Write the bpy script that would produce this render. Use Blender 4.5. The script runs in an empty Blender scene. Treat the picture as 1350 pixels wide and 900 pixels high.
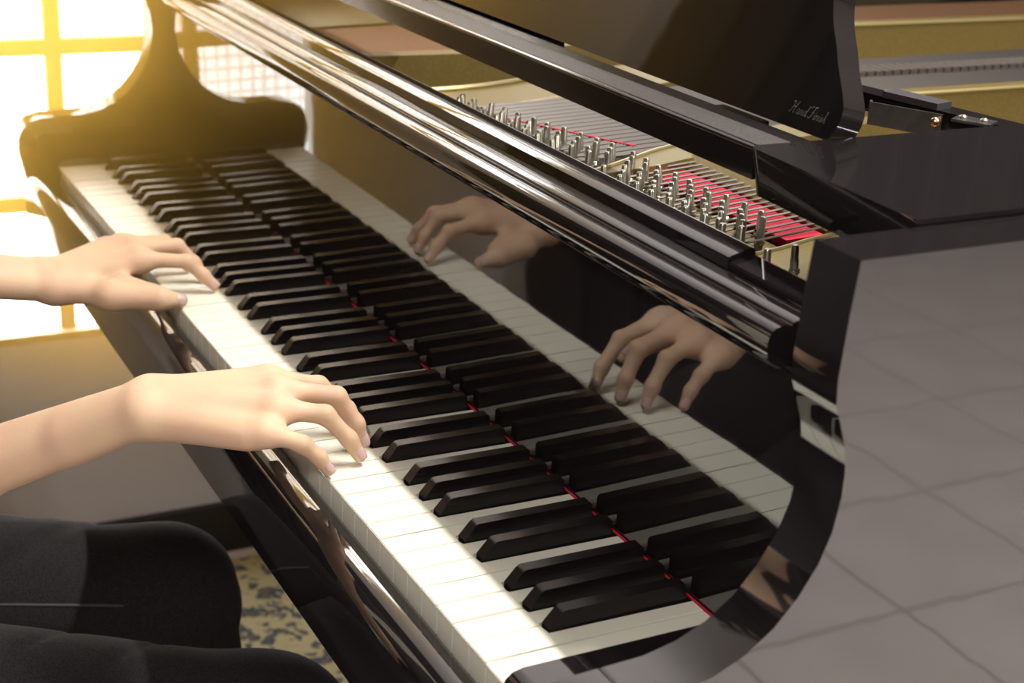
import bpy, bmesh, math, random
import numpy as np
from mathutils import Vector, Matrix
random.seed(7)
SC = bpy.context.scene
COL = SC.collection
H = 0.73                       # height of the white key tops above the floor; all coordinates below are relative to them

# ---------------------------------------------------------------- camera
cam_d = bpy.data.cameras.new('camera'); cam = bpy.data.objects.new('camera', cam_d); COL.objects.link(cam)
SC.camera = cam
cam_d.sensor_width = 36.0; cam_d.lens = 2037.1 * 36 / 1350
_ya, _pi, _ro = 2.65150, -0.36448, 0.05280
_f = Vector((math.cos(_pi) * math.cos(_ya), math.cos(_pi) * math.sin(_ya), math.sin(_pi)))
_r0 = Vector((math.sin(_ya), -math.cos(_ya), 0)); _u0 = _r0.cross(_f)
_r = math.cos(_ro) * _r0 + math.sin(_ro) * _u0; _u = -math.sin(_ro) * _r0 + math.cos(_ro) * _u0
cam.matrix_world = Matrix(((_r.x, _u.x, -_f.x, 0.6767), (_r.y, _u.y, -_f.y, -0.3668), (_r.z, _u.z, -_f.z, 0.5061 + H), (0, 0, 0, 1)))
cam_d.clip_start = 0.02
cam_d.dof.use_dof = True; cam_d.dof.focus_distance = 1.12; cam_d.dof.aperture_fstop = 9.0

# ---------------------------------------------------------------- world, exposure
SC.view_settings.view_transform = 'Standard'; SC.view_settings.look = 'None'
SC.view_settings.gamma = 1.0; SC.view_settings.exposure = 0.0
SC.view_settings.use_curve_mapping = False
SC.cycles.use_denoising = True
SC.cycles.max_bounces = 8; SC.cycles.glossy_bounces = 5; SC.cycles.diffuse_bounces = 3
SC.cycles.sample_clamp_indirect = 6.0
SC.cycles.caustics_reflective = False; SC.cycles.caustics_refractive = False
wd = bpy.data.worlds.new('world'); SC.world = wd; wd.use_nodes = True
wd.node_tree.nodes['Background'].inputs[0].default_value = (0.75, 0.86, 1.0, 1)
wd.node_tree.nodes['Background'].inputs[1].default_value = 1.5

# added orange haze standing in for golden lens flare: thickest beside the panes, thinning out towards the middle of the keyboard
def flare_haze(center, radius, density, tint, aniso):
    nt = wd.node_tree; out = next(n for n in nt.nodes if n.type == 'OUTPUT_WORLD')
    v = nt.nodes.new('ShaderNodeVolumeScatter'); v.inputs['Color'].default_value = (*tint, 1); v.inputs['Anisotropy'].default_value = aniso
    a = nt.nodes.new('ShaderNodeVolumeAbsorption'); a.inputs['Color'].default_value = (*tint, 1)
    g = nt.nodes.new('ShaderNodeNewGeometry'); d = nt.nodes.new('ShaderNodeVectorMath'); d.operation = 'DISTANCE'
    d.inputs[1].default_value = (center[0], center[1], center[2] + H); nt.links.new(g.outputs['Position'], d.inputs[0])
    mr = nt.nodes.new('ShaderNodeMapRange'); mr.interpolation_type = 'SMOOTHSTEP'
    mr.inputs['From Min'].default_value = 0; mr.inputs['From Max'].default_value = radius; mr.inputs['To Min'].default_value = density; mr.inputs['To Max'].default_value = 0
    nt.links.new(d.outputs['Value'], mr.inputs['Value'])
    ad = nt.nodes.new('ShaderNodeAddShader'); nt.links.new(mr.outputs['Result'], v.inputs['Density']); hf = nt.nodes.new('ShaderNodeMath'); hf.operation = 'MULTIPLY'; hf.inputs[1].default_value = 1.0; nt.links.new(mr.outputs['Result'], hf.inputs[0]); nt.links.new(hf.outputs[0], a.inputs['Density'])
    nt.links.new(v.outputs[0], ad.inputs[0]); nt.links.new(a.outputs[0], ad.inputs[1]); nt.links.new(ad.outputs[0], out.inputs['Volume'])
    SC.cycles.volume_max_steps = 128; SC.cycles.volume_bounces = 0
    wd.cycles.volume_step_size = 0.12
flare_haze((-1.28, .12, .28), .70, 3.1, (1.0, .56, .09), .6)

def area_light(name, loc, size, power, color, target):
    d = bpy.data.lights.new(name, 'AREA'); d.shape = 'RECTANGLE'; d.size, d.size_y = size
    d.energy = power; d.color = color
    o = bpy.data.objects.new(name, d); COL.objects.link(o)
    o.location = (loc[0], loc[1], loc[2] + H)
    v = Vector(target) - Vector(loc)
    o.rotation_euler = v.to_track_quat('-Z', 'Y').to_euler()
    return o
LAMP_Z = 2.02
KEY_LAMP = area_light('tube_lamp_light', (-0.05, 0.93, LAMP_Z - 0.075), (1.15, 0.05), 80, (1.0, 0.98, 0.93), (-0.05, 0.93, 0))
FILL_1 = area_light('added_fill_light', (1.7, 1.7, LAMP_Z - 0.075), (1.15, 0.10), 86, (1.0, 0.96, 0.92), (1.7, 1.7, 0))  # added fill, brightens the floor that the rim mirrors
FILL_2 = area_light('added_fill_light', (1.6, -1.2, LAMP_Z - 0.075), (1.15, 0.10), 55, (1.0, 0.96, 0.9), (1.6, -1.2, 0))  # added fill, brightens the left wall
WINDOW_STRENGTH = 15.0       # near panes: daylight put in as emission, raised to brighten the haze
WINDOW_DIMMED = 1.6         # farther panes: same glass, emission dimmed to keep the lacquer reflections down

# ---------------------------------------------------------------- materials
def mat(name, color, rough=0.5, metal=0.0, ior=1.5, noise=None, bump=None, coat=0.0, sss=0.0, spec=None, scale3=None):
    m = bpy.data.materials.new(name); m.use_nodes = True
    nt = m.node_tree; b = nt.nodes['Principled BSDF']
    b.inputs['Base Color'].default_value = (*color, 1)
    b.inputs['Roughness'].default_value = rough
    b.inputs['Metallic'].default_value = metal
    b.inputs['IOR'].default_value = ior
    if coat: b.inputs['Coat Weight'].default_value = coat; b.inputs['Coat Roughness'].default_value = 0.03
    if sss:
        b.inputs['Subsurface Weight'].default_value = sss
        b.inputs['Subsurface Radius'].default_value = (0.009, 0.004, 0.002)
        b.inputs['Subsurface Scale'].default_value = 1.0
    tc = None
    def coords():
        nonlocal tc
        if tc is None:
            t = nt.nodes.new('ShaderNodeTexCoord'); mp = nt.nodes.new('ShaderNodeMapping')
            nt.links.new(t.outputs['Object'], mp.inputs['Vector'])
            if scale3: mp.inputs['Scale'].default_value = scale3
            tc = mp.outputs['Vector']
        return tc
    if noise:          # (scale, second colour, contrast low, high)
        sc, c2, lo, hi = noise
        n = nt.nodes.new('ShaderNodeTexNoise'); n.inputs['Scale'].default_value = sc; n.inputs['Detail'].default_value = 5
        nt.links.new(coords(), n.inputs['Vector'])
        r = nt.nodes.new('ShaderNodeValToRGB'); r.color_ramp.elements[0].position = lo; r.color_ramp.elements[1].position = hi
        r.color_ramp.elements[0].color = (*color, 1); r.color_ramp.elements[1].color = (*c2, 1)
        nt.links.new(n.outputs['Fac'], r.inputs['Fac']); nt.links.new(r.outputs['Color'], b.inputs['Base Color'])
    if bump:           # (scale, strength, distance)
        n = nt.nodes.new('ShaderNodeTexNoise'); n.inputs['Scale'].default_value = bump[0]; n.inputs['Detail'].default_value = 4
        nt.links.new(coords(), n.inputs['Vector'])
        bp = nt.nodes.new('ShaderNodeBump'); bp.inputs['Strength'].default_value = bump[1]; bp.inputs['Distance'].default_value = bump[2]
        nt.links.new(n.outputs['Fac'], bp.inputs['Height']); nt.links.new(bp.outputs['Normal'], b.inputs['Normal'])
    return m
M = {}
M['lacquer'] = mat('black_lacquer', (0.010, 0.008, 0.008), 0.03, ior=2.05, bump=(3.2, 0.05, 0.012))
M['lacquer_soft'] = mat('dusty_black_lacquer', (0.045, 0.040, 0.037), 0.40, ior=1.6, noise=(750, (0.15, 0.135, 0.125), 0.50, 0.80), bump=(600, 0.15, 0.0005))
M['satin'] = mat('satin_black_lacquer', (0.010, 0.008, 0.008), 0.14, ior=1.3)
M['ivory'] = mat('key_ivory', (0.74, 0.71, 0.60), 0.22, ior=1.5, noise=(9, (0.78, 0.76, 0.67), 0.3, 0.7), scale3=(1, 0.3, 1))
M['key_wood'] = mat('key_side_wood', (0.55, 0.47, 0.34), 0.6)
M['ebony'] = mat('key_ebony', (0.008, 0.0065, 0.0065), 0.26, ior=1.35, noise=(40, (0.013, 0.011, 0.011), 0.4, 0.7), scale3=(3, 0.15, 3), bump=(90, 0.08, 0.0004))
M['red_felt'] = mat('red_felt', (0.42, 0.008, 0.03), 0.9, bump=(500, 0.4, 0.001))
M['gold'] = mat('bronze_gold_paint', (0.165, 0.118, 0.034), 0.42, metal=0.4, noise=(300, (0.20, 0.146, 0.048), 0.45, 0.7))
M['gold_edge'] = mat('bright_gold_edge', (0.52, 0.43, 0.22), 0.3, metal=0.8)
M['steel'] = mat('nickel_steel', (0.38, 0.35, 0.28), 0.28, metal=0.85)
M['steel_dark'] = mat('dark_bracket_steel', (0.25, 0.24, 0.22), 0.3, metal=1.0, noise=(60, (0.4, 0.38, 0.35), 0.4, 0.7))
M['string_steel'] = mat('string_steel', (0.14, 0.125, 0.115), 0.42, metal=1.0)
M['copper'] = mat('copper_wound_string', (0.13, 0.066, 0.032), 0.45, metal=0.6)
M['soundboard'] = mat('spruce_soundboard', (0.26, 0.13, 0.06), 0.45, noise=(14, (0.32, 0.17, 0.085), 0.3, 0.7), scale3=(6, 0.4, 1))
M['damper'] = mat('damper_felt', (0.055, 0.042, 0.035), 0.9)
M['black_felt'] = mat('black_felt_pad', (0.03, 0.025, 0.028), 0.95, bump=(700, 0.5, 0.001))
M['copper_knob'] = mat('copper_knob', (0.85, 0.45, 0.28), 0.25, metal=1.0)
M['brass'] = mat('brass_hinge', (0.78, 0.55, 0.24), 0.25, metal=1.0)
M['skin'] = mat('skin', (0.585, 0.400, 0.262), 0.58, ior=1.38, sss=0.12, noise=(30, (0.595, 0.370, 0.258), 0.4, 0.7), bump=(380, 0.25, 0.0005))
M['nail'] = mat('fingernail', (0.92, 0.66, 0.62), 0.25)
M['hair'] = mat('dark_hair', (0.02, 0.014, 0.01), 0.5, bump=(200, 0.6, 0.002), scale3=(6, 6, 0.6))
M['eye_white'] = mat('eye_white', (0.8, 0.8, 0.78), 0.1)
M['eye_dark'] = mat('eye_iris', (0.03, 0.015, 0.01), 0.1)
M['lips'] = mat('lips', (0.60, 0.25, 0.22), 0.4)
M['denim'] = mat('black_denim', (0.007, 0.0065, 0.007), 0.9, ior=1.25, noise=(900, (0.027, 0.024, 0.0245), 0.35, 0.7), bump=(1400, 0.35, 0.0006))
M['denim_seam'] = mat('black_denim_thread', (0.045, 0.042, 0.044), 0.8)
M['shoe'] = mat('dark_shoe', (0.03, 0.028, 0.027), 0.5)
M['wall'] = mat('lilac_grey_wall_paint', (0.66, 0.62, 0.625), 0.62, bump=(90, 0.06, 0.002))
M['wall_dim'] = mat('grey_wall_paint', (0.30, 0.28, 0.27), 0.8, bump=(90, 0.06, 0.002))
M['ceiling'] = mat('ceiling_paint', (0.42, 0.41, 0.39), 0.9, bump=(60, 0.1, 0.002))
M['baseboard'] = mat('dark_baseboard', (0.018, 0.015, 0.014), 0.4)
M['muntin'] = mat('ochre_brown_window_paint', (0.42, 0.30, 0.15), 0.5, noise=(30, (0.5, 0.37, 0.2), 0.3, 0.7))
M['jamb'] = mat('white_window_jamb', (0.75, 0.76, 0.73), 0.5)
M['grout'] = mat('dark_grout', (0.46, 0.405, 0.39), 0.9)
M['curtain'] = mat('dark_curtain', (0.035, 0.030, 0.032), 0.9, bump=(900, 0.3, 0.001))
M['shirt'] = None
M['cardigan'] = mat('black_cardigan_knit', (0.018, 0.016, 0.018), 0.95, bump=(700, 0.4, 0.001))
M['bench'] = mat('bench_leather', (0.02, 0.018, 0.018), 0.4, bump=(300, 0.3, 0.001))
M['lamp_body'] = mat('white_lamp_metal', (0.8, 0.8, 0.78), 0.4)
def emis(name, color, s):
    m = bpy.data.materials.new(name); m.use_nodes = True; nt = m.node_tree; nt.nodes.clear()
    e = nt.nodes.new('ShaderNodeEmission'); e.inputs[0].default_value = (*color, 1); e.inputs[1].default_value = s
    o = nt.nodes.new('ShaderNodeOutputMaterial'); nt.links.new(e.outputs[0], o.inputs[0]); return m
M['tube'] = emis('lit_tube', (1.0, 0.96, 0.88), 14.0)
# patterned glass with the daylight put in as emission
def pane_mat(nm, strength):
    m = bpy.data.materials.new(nm); m.use_nodes = True; nt = m.node_tree; b = nt.nodes['Principled BSDF']
    b.inputs['Base Color'].default_value = (0.8, 0.85, 0.9, 1); b.inputs['Roughness'].default_value = 0.15
    g = nt.nodes.new('ShaderNodeNewGeometry'); sep = nt.nodes.new('ShaderNodeSeparateXYZ'); nt.links.new(g.outputs['Position'], sep.inputs[0])
    def wave(sock):
        a = nt.nodes.new('ShaderNodeMath'); a.operation = 'MULTIPLY'; a.inputs[1].default_value = 2 * math.pi / 0.036
        nt.links.new(sock, a.inputs[0]); s = nt.nodes.new('ShaderNodeMath'); s.operation = 'SINE'; nt.links.new(a.outputs[0], s.inputs[0])
        q = nt.nodes.new('ShaderNodeMath'); q.operation = 'ABSOLUTE'; nt.links.new(s.outputs[0], q.inputs[0]); return q.outputs[0]
    mn = nt.nodes.new('ShaderNodeMath'); mn.operation = 'MINIMUM'
    nt.links.new(wave(sep.outputs['Y']), mn.inputs[0]); nt.links.new(wave(sep.outputs['Z']), mn.inputs[1])
    r = nt.nodes.new('ShaderNodeValToRGB'); r.color_ramp.elements[0].position = 0.05; r.color_ramp.elements[1].position = 0.55
    r.color_ramp.elements[0].color = (0.42, 0.42, 0.42, 1); r.color_ramp.elements[1].color = (0.94, 0.96, 1.0, 1)
    nt.links.new(mn.outputs[0], r.inputs['Fac'])
    nt.links.new(r.outputs['Color'], b.inputs['Emission Color']); b.inputs['Emission Strength'].default_value = strength
    return m
M['pane'] = pane_mat('glowing_glass_pane', WINDOW_STRENGTH); M['pane_dimmed'] = pane_mat('dimmed_glass_pane', WINDOW_DIMMED)
def tile_mat():
    m = mat('pinkish_grey_floor_tile', (0.62, 0.55, 0.53), 0.35, noise=(5, (0.70, 0.63, 0.60), 0.3, 0.7), bump=(30, 0.03, 0.002)); return m
M['tile'] = tile_mat()
def rug_mat():
    m = bpy.data.materials.new('floral_rug'); m.use_nodes = True; nt = m.node_tree; b = nt.nodes['Principled BSDF']
    b.inputs['Roughness'].default_value = 0.95
    t = nt.nodes.new('ShaderNodeTexCoord')
    n = nt.nodes.new('ShaderNodeTexNoise'); n.inputs['Scale'].default_value = 14; n.inputs['Detail'].default_value = 3
    v = nt.nodes.new('ShaderNodeTexVoronoi'); v.inputs['Scale'].default_value = 30
    nt.links.new(t.outputs['Object'], n.inputs['Vector']); 
    mx = nt.nodes.new('ShaderNodeMixRGB'); mx.inputs[0].default_value = 0.2
    nt.links.new(t.outputs['Object'], mx.inputs[1]); nt.links.new(n.outputs['Color'], mx.inputs[2]); nt.links.new(mx.outputs[0], v.inputs['Vector'])
    r = nt.nodes.new('ShaderNodeValToRGB'); cr = r.color_ramp; cr.interpolation = 'EASE'
    cr.elements[0].position = 0.0; cr.elements[0].color = (0.22, 0.06, 0.05, 1)
    cr.elements[1].position = 0.72; cr.elements[1].color = (0.30, 0.255, 0.14, 1)
    for p_, c_ in ((0.16, (0.10, 0.07, 0.05, 1)), (0.26, (0.035, 0.035, 0.045, 1)), (0.36, (0.05, 0.05, 0.05, 1)), (0.46, (0.28, 0.24, 0.13, 1))):
        e = cr.elements.new(p_); e.color = c_
    nt.links.new(v.outputs['Distance'], r.inputs['Fac']); nt.links.new(r.outputs['Color'], b.inputs['Base Color'])
    return m
M['rug'] = rug_mat()
def shirt_mat():
    m = bpy.data.materials.new('pale_striped_knit'); m.use_nodes = True; nt = m.node_tree; b = nt.nodes['Principled BSDF']
    b.inputs['Roughness'].default_value = 0.9
    t = nt.nodes.new('ShaderNodeNewGeometry'); s = nt.nodes.new('ShaderNodeSeparateXYZ'); nt.links.new(t.outputs['Position'], s.inputs[0])
    a = nt.nodes.new('ShaderNodeMath'); a.operation = 'MULTIPLY'; a.inputs[1].default_value = 2 * math.pi / 0.055; nt.links.new(s.outputs['Z'], a.inputs[0])
    q = nt.nodes.new('ShaderNodeMath'); q.operation = 'SINE'; nt.links.new(a.outputs[0], q.inputs[0])
    r = nt.nodes.new('ShaderNodeValToRGB'); r.color_ramp.elements[0].position = 0.90; r.color_ramp.elements[1].position = 0.93
    r.color_ramp.elements[0].color = (0.62, 0.58, 0.48, 1); r.color_ramp.elements[1].color = (0.03, 0.03, 0.03, 1)
    nt.links.new(q.outputs[0], r.inputs['Fac']); nt.links.new(r.outputs['Color'], b.inputs['Base Color'])
    return m
M['shirt'] = shirt_mat()

# ---------------------------------------------------------------- helpers (coordinates relative to the key tops)
def root(name, loc, label, cat, group=None):
    o = bpy.data.objects.new(name, None); COL.objects.link(o); o.empty_display_size = 0.1
    o.location = (loc[0], loc[1], loc[2] + H); o['label'] = label; o['category'] = cat
    if group: o['group'] = group
    bpy.context.view_layer.update() if False else None
    return o
def wloc(o):
    v = Vector(o.location)
    if o.parent: v = v + wloc(o.parent)
    return v
def link(name, me, m, parent=None, loc=None):
    ob = bpy.data.objects.new(name, me); COL.objects.link(ob)
    if m is not None and not me.materials: me.materials.append(m)
    if loc is not None:
        L = Vector((loc[0], loc[1], loc[2] + H)); 
        if parent: L = L - wloc(parent)
        ob.location = L
    if parent: ob.parent = parent
    return ob
def finish(name, bm, m, parent=None, smooth=False, bevel=0, segs=2, auto=True, origin=None):
    """bm in key coordinates -> ONE object whose origin is the middle of its foot."""
    if bevel:
        es = [e for e in bm.edges if len(e.link_faces) == 2 and e.calc_face_angle(0) > 0.5]
        bmesh.ops.bevel(bm, geom=es, offset=bevel, segments=segs, affect='EDGES', profile=0.5, clamp_overlap=True)
    bmesh.ops.recalc_face_normals(bm, faces=bm.faces)
    xs = [v.co for v in bm.verts]
    if origin is None:
        mn = [min(c[i] for c in xs) for i in range(3)]; mx = [max(c[i] for c in xs) for i in range(3)]
        origin = Vector(((mn[0] + mx[0]) / 2, (mn[1] + mx[1]) / 2, mn[2]))
    else: origin = Vector(origin)
    for v in bm.verts: v.co -= origin
    me = bpy.data.meshes.new(name); bm.to_mesh(me); bm.free()
    if smooth or bevel:
        for p in me.polygons: p.use_smooth = True
        if auto:
            try: me.set_sharp_from_angle(angle=math.radians(32))
            except Exception: pass
    return link(name, me, m, parent, origin)
def struct(o): o['kind'] = 'structure'; return o
def tag(o, label, cat=None, group=None):
    o['label'] = label
    if cat: o['category'] = cat
    if group: o['group'] = group
    return o
def add_box(bm, x0, x1, y0, y1, z0, z1):
    v = [bm.verts.new(c) for c in ((x0, y0, z0), (x1, y0, z0), (x1, y1, z0), (x0, y1, z0), (x0, y0, z1), (x1, y0, z1), (x1, y1, z1), (x0, y1, z1))]
    for f in ((0, 3, 2, 1), (4, 5, 6, 7), (0, 1, 5, 4), (1, 2, 6, 5), (2, 3, 7, 6), (3, 0, 4, 7)): bm.faces.new([v[i] for i in f])
    return v
def box(name, x0, x1, y0, y1, z0, z1, m, parent=None, bevel=0, segs=2):
    bm = bmesh.new(); add_box(bm, x0, x1, y0, y1, z0, z1); return finish(name, bm, m, parent, bevel=bevel, segs=segs)
def add_prism_x(bm, prof, x0, x1):         # profile in (y, z), extruded along x
    a = [bm.verts.new((x0, y, z)) for y, z in prof]; b = [bm.verts.new((x1, y, z)) for y, z in prof]; n = len(prof)
    bm.faces.new(a[::-1]); bm.faces.new(b)
    for i in range(n): bm.faces.new((a[i], a[(i + 1) % n], b[(i + 1) % n], b[i]))
def add_prism_z(bm, poly, z0, z1):         # polygon in (x, y)
    a = [bm.verts.new((x, y, z0)) for x, y in poly]; b = [bm.verts.new((x, y, z1)) for x, y in poly]; n = len(poly)
    bm.faces.new(a[::-1]); bm.faces.new(b)
    for i in range(n): bm.faces.new((a[i], a[(i + 1) % n], b[(i + 1) % n], b[i]))
def add_tube(bm, pts, rad, n=8, cap=True):
    pts = [Vector(p) for p in pts]; rs = rad if isinstance(rad, (list, tuple)) else [rad] * len(pts)
    rings = []; up = Vector((0, 0, 1))
    for i, p in enumerate(pts):
        d = (pts[min(i + 1, len(pts) - 1)] - pts[max(i - 1, 0)]).normalized()
        if abs(d.dot(up)) > 0.95: s = d.cross(Vector((0, 1, 0))).normalized()
        else: s = d.cross(up).normalized()
        t = s.cross(d)
        rings.append([bm.verts.new(p + rs[i] * (math.cos(2 * math.pi * k / n) * s + math.sin(2 * math.pi * k / n) * t)) for k in range(n)])
    for a, b in zip(rings, rings[1:]):
        for k in range(n): bm.faces.new((a[k], a[(k + 1) % n], b[(k + 1) % n], b[k]))
    if cap: bm.faces.new(rings[0][::-1]); bm.faces.new(rings[-1])
def tube(name, pts, rad, m, parent=None, n=8):
    bm = bmesh.new(); add_tube(bm, pts, rad, n); return finish(name, bm, m, parent, smooth=True)
def smooth_line(pts, n=6):                 # Catmull-Rom
    P = [pts[0]] + list(pts) + [pts[-1]]; out = []
    for i in range(1, len(P) - 2):
        for k in range(n):
            t = k / n; a, b, c, d = (np.array(P[i + j - 1], float) for j in range(4))
            out.append(tuple(0.5 * (2 * b + (c - a) * t + (2 * a - 5 * b + 4 * c - d) * t * t + (3 * b - a - 3 * c + d) * t ** 3)))
    out.append(tuple(pts[-1])); return out

# ================================================================ SETTING
FZ = -H
XW0, XW1, YW0, YW1 = -1.5, 3.4, -2.6, 4.2
CZ = LAMP_Z
floor = struct(box('floor', XW0 - .15, XW1 + .15, YW0 - .15, YW1 + .15, FZ - .12, FZ - .004, M['grout']))
# tiles, each a part of the floor: shared meshes
TS = 0.33
bm = bmesh.new(); g = 0.0035
add_box(bm, -TS / 2 + g, TS / 2 - g, -TS / 2 + g, TS / 2 - g, -0.004, 0.0)
es = [e for e in bm.edges if all(v.co.z > -0.001 for v in e.verts)]
bmesh.ops.bevel(bm, geom=es, offset=0.002, segments=1, affect='EDGES')
tile_me = bpy.data.meshes.new('floor_tile'); bm.to_mesh(tile_me); bm.free(); tile_me.materials.append(M['tile'])
cells = []
for i in range(-8, 8):
    for j in range(-12, 9):
        x, y = 1.125 + TS * (i + .5), 1.205 + TS * (j + .5)
        if XW0 < x - TS/2 and x + TS/2 < XW1 and YW0 < y - TS/2 and y + TS/2 < YW1:
            cells.append(((x - 1.0) ** 2 + (y - 1.0) ** 2, x, y))
cells.sort()
for _, x, y in cells[:290]: link('floor_tile', tile_me, None, floor, (x, y, FZ))
if len(cells) > 290:
    bm = bmesh.new()
    for _, x, y in cells[290:]: add_box(bm, x - TS/2 + g, x + TS/2 - g, y - TS/2 + g, y + TS/2 - g, FZ - .004, FZ)
    o = finish('floor_tile_field', bm, M['tile'], floor); o['kind'] = 'stuff'
bm = bmesh.new(); add_box(bm, XW0 + .001, -1.475, YW0, YW1, FZ - .004, FZ); finish('floor_border', bm, M['tile'], floor)
ceiling = struct(box('ceiling', XW0 - .15, XW1 + .15, YW0 - .15, YW1 + .15, CZ, CZ + .1, M['ceiling']))
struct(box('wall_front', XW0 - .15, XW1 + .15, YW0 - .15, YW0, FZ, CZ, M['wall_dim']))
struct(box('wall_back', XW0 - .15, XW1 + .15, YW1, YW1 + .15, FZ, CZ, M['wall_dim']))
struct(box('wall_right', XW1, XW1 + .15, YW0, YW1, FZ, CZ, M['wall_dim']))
# left wall with the window opening
WY0, WY1, WZ0, WZ1 = -0.135, 1.37, -0.335, 0.99
bm = bmesh.new()
add_box(bm, XW0 - .15, XW0, YW0, WY0, FZ, CZ); add_box(bm, XW0 - .15, XW0, WY1, YW1, FZ, CZ)
add_box(bm, XW0 - .15, XW0, WY0, WY1, FZ, WZ0); add_box(bm, XW0 - .15, XW0, WY0, WY1, WZ1, CZ)
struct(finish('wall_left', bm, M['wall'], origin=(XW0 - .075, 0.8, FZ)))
struct(box('baseboard_left', XW0, XW0 + .014, YW0, YW1, FZ, -0.645, M['baseboard'], bevel=0.003))
win = bpy.data.objects.new('window_1', None); COL.objects.link(win); win.location = (XW0, 1.1, WZ0 + H); win['kind'] = 'structure'
XM0, XM1 = XW0 - .045, XW0 - .015
ys = [0.058 + 0.22 * k for k in range(-1, 7)]; zs = [-0.130 + 0.222 * k for k in range(0, 6)]
box('window_jamb', XW0 - .14, XW0 + .006, WY0, WY0 + .02, WZ0, WZ1, M['jamb'], win, 0.002)
box('window_jamb', XW0 - .14, XW0 + .006, WY1 - .02, WY1, WZ0, WZ1, M['jamb'], win, 0.002)
box('window_head', XW0 - .14, XW0 + .006, WY0 + .02, WY1 - .02, WZ1 - .02, WZ1, M['jamb'], win, 0.002)
box('window_sill', XW0 - .14, XW0 + .002, WY0 + .02, WY1 - .02, WZ0, WZ0 + .012, M['muntin'], win, 0.002)
yg = [WY0 + .02] + [y for y in ys if WY0 + .03 < y < WY1 - .03] + [WY1 - .02]
zg = [WZ0 + .012] + zs + [WZ1 - .02]
for y in yg[1:-1]: box('muntin', XM0, XM1, y - .011, y + .011, zg[0], zg[-1], M['muntin'], win, 0.002)
for z in zg[1:-1]: box('muntin', XM0 + .002, XM1 + .002, yg[0], yg[-1], z - .011, z + .011, M['muntin'], win, 0.002)
for a, b in zip(yg, yg[1:]):
    for c, d in zip(zg, zg[1:]): box('pane', XM0 + .01, XM0 + .016, a, b, c, d, M['pane'] if a < .45 else M['pane_dimmed'], win)

# ceiling lamps: one over the strings, plus two added fixtures for the fill lights
for i, (x, y, lab) in enumerate(((-0.05, 0.93, 'long white tube lamp on the ceiling above the piano strings'), (1.7, 1.7, 'added fill tube lamp, out of view on the ceiling right of the piano'), (1.6, -1.2, 'added fill tube lamp, out of view on the ceiling nearest the front wall'))):
    r = root('tube_lamp', (x, y, CZ), lab, 'lamp', 'tube lamps on the ceiling')
    box('lamp_housing', x - .6, x + .6, y - .045, y + .045, CZ - .045, CZ, M['lamp_body'], r, 0.004)
    tube('lamp_tube', [(x - .58, y, CZ - .06), (x + .58, y, CZ - .06)], 0.013, M['tube'], r, 12)

# curtains on the left wall, folds along y
def curtain(y0c, y1c, nf, label):
    bm = bmesh.new(); n = int(10 * nf); row = []
    for i in range(n + 1):
        t = i / n; y = y0c + (y1c - y0c) * t
        row.append((XW0 + .055 + .026 * math.sin(2 * math.pi * t * nf + .8 * math.sin(9 * t)) + .008 * math.sin(61 * t), y))
    vv = [[bm.verts.new((x + .004 * math.sin(3 * z + 20 * y), y, z)) for x, y in row] for z in (FZ + .05, -0.3, 0.3, 1.0, 1.6)]
    for r0_, r1_ in zip(vv, vv[1:]):
        for i in range(n): bm.faces.new((r0_[i], r0_[i + 1], r1_[i + 1], r1_[i]))
    bmesh.ops.solidify(bm, geom=list(bm.faces), thickness=0.003)
    curt = root('curtain', (XW0 + .06, (y0c + y1c) / 2, FZ + .05), label, 'curtain')
    finish('curtain_cloth', bm, M['curtain'], curt, smooth=True, auto=False)
    tube('curtain_rod', [(XW0 + .055, y0c - .04, 1.615), (XW0 + .055, y1c + .04, 1.615)], .012, M['steel_dark'], curt)
curtain(-1.75, -.46, 13, 'dark grey folded curtain on the wall beyond the pianist, left of the window')
curtain(1.40, 3.9, 25, 'wide dark grey folded curtain added behind the piano tail to darken reflections')  # added out of view so the treble slide reflects something dark
# rug
bm = bmesh.new(); add_box(bm, -1.445, -.05, -1.1, 1.25, FZ, FZ + .008)
tag(finish('rug', bm, M['rug'], bevel=0.002), 'floral rug in olive, black and dull red on the floor under the piano', 'rug')

# ================================================================ GRAND PIANO
PX0, PX1 = -1.292, 0.070           # inner faces of the two arms
OX0, OX1 = -1.330, 0.108           # outer faces of the rim
piano = root('grand_piano', (-0.61, 0.8, FZ), 'glossy black grand piano with its fallboard open and its music desk raised, lid off', 'piano')
LQ = M['lacquer']
arm_prof = [(.131, .278), (.1285, .25), (.1265, .215), (.1275, .200), (.1315, .190), (.1370, .175), (.1395, .160), (.1395, .145), (.1365, .125),
            (.1300, .107), (.1190, .089), (.1050, .073), (.0880, .0605), (.0690, .0520), (.0480, .0475), (.0200, .0465), (-.004, .0455),
            (-.018, .0415), (-.028, .033), (-.034, .021), (-.035, .006), (-.028, -.030), (-.024, -.058), (.02, -.058), (.05, -.100), (.34, -.100), (.34, .278)]
for x0, x1 in ((PX1, OX1), (OX0, PX0)):
    bm = bmesh.new(); add_prism_x(bm, arm_prof, x0, x1)
    finish('side_arm', bm, LQ, piano, bevel=0.0022, segs=3)
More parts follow.
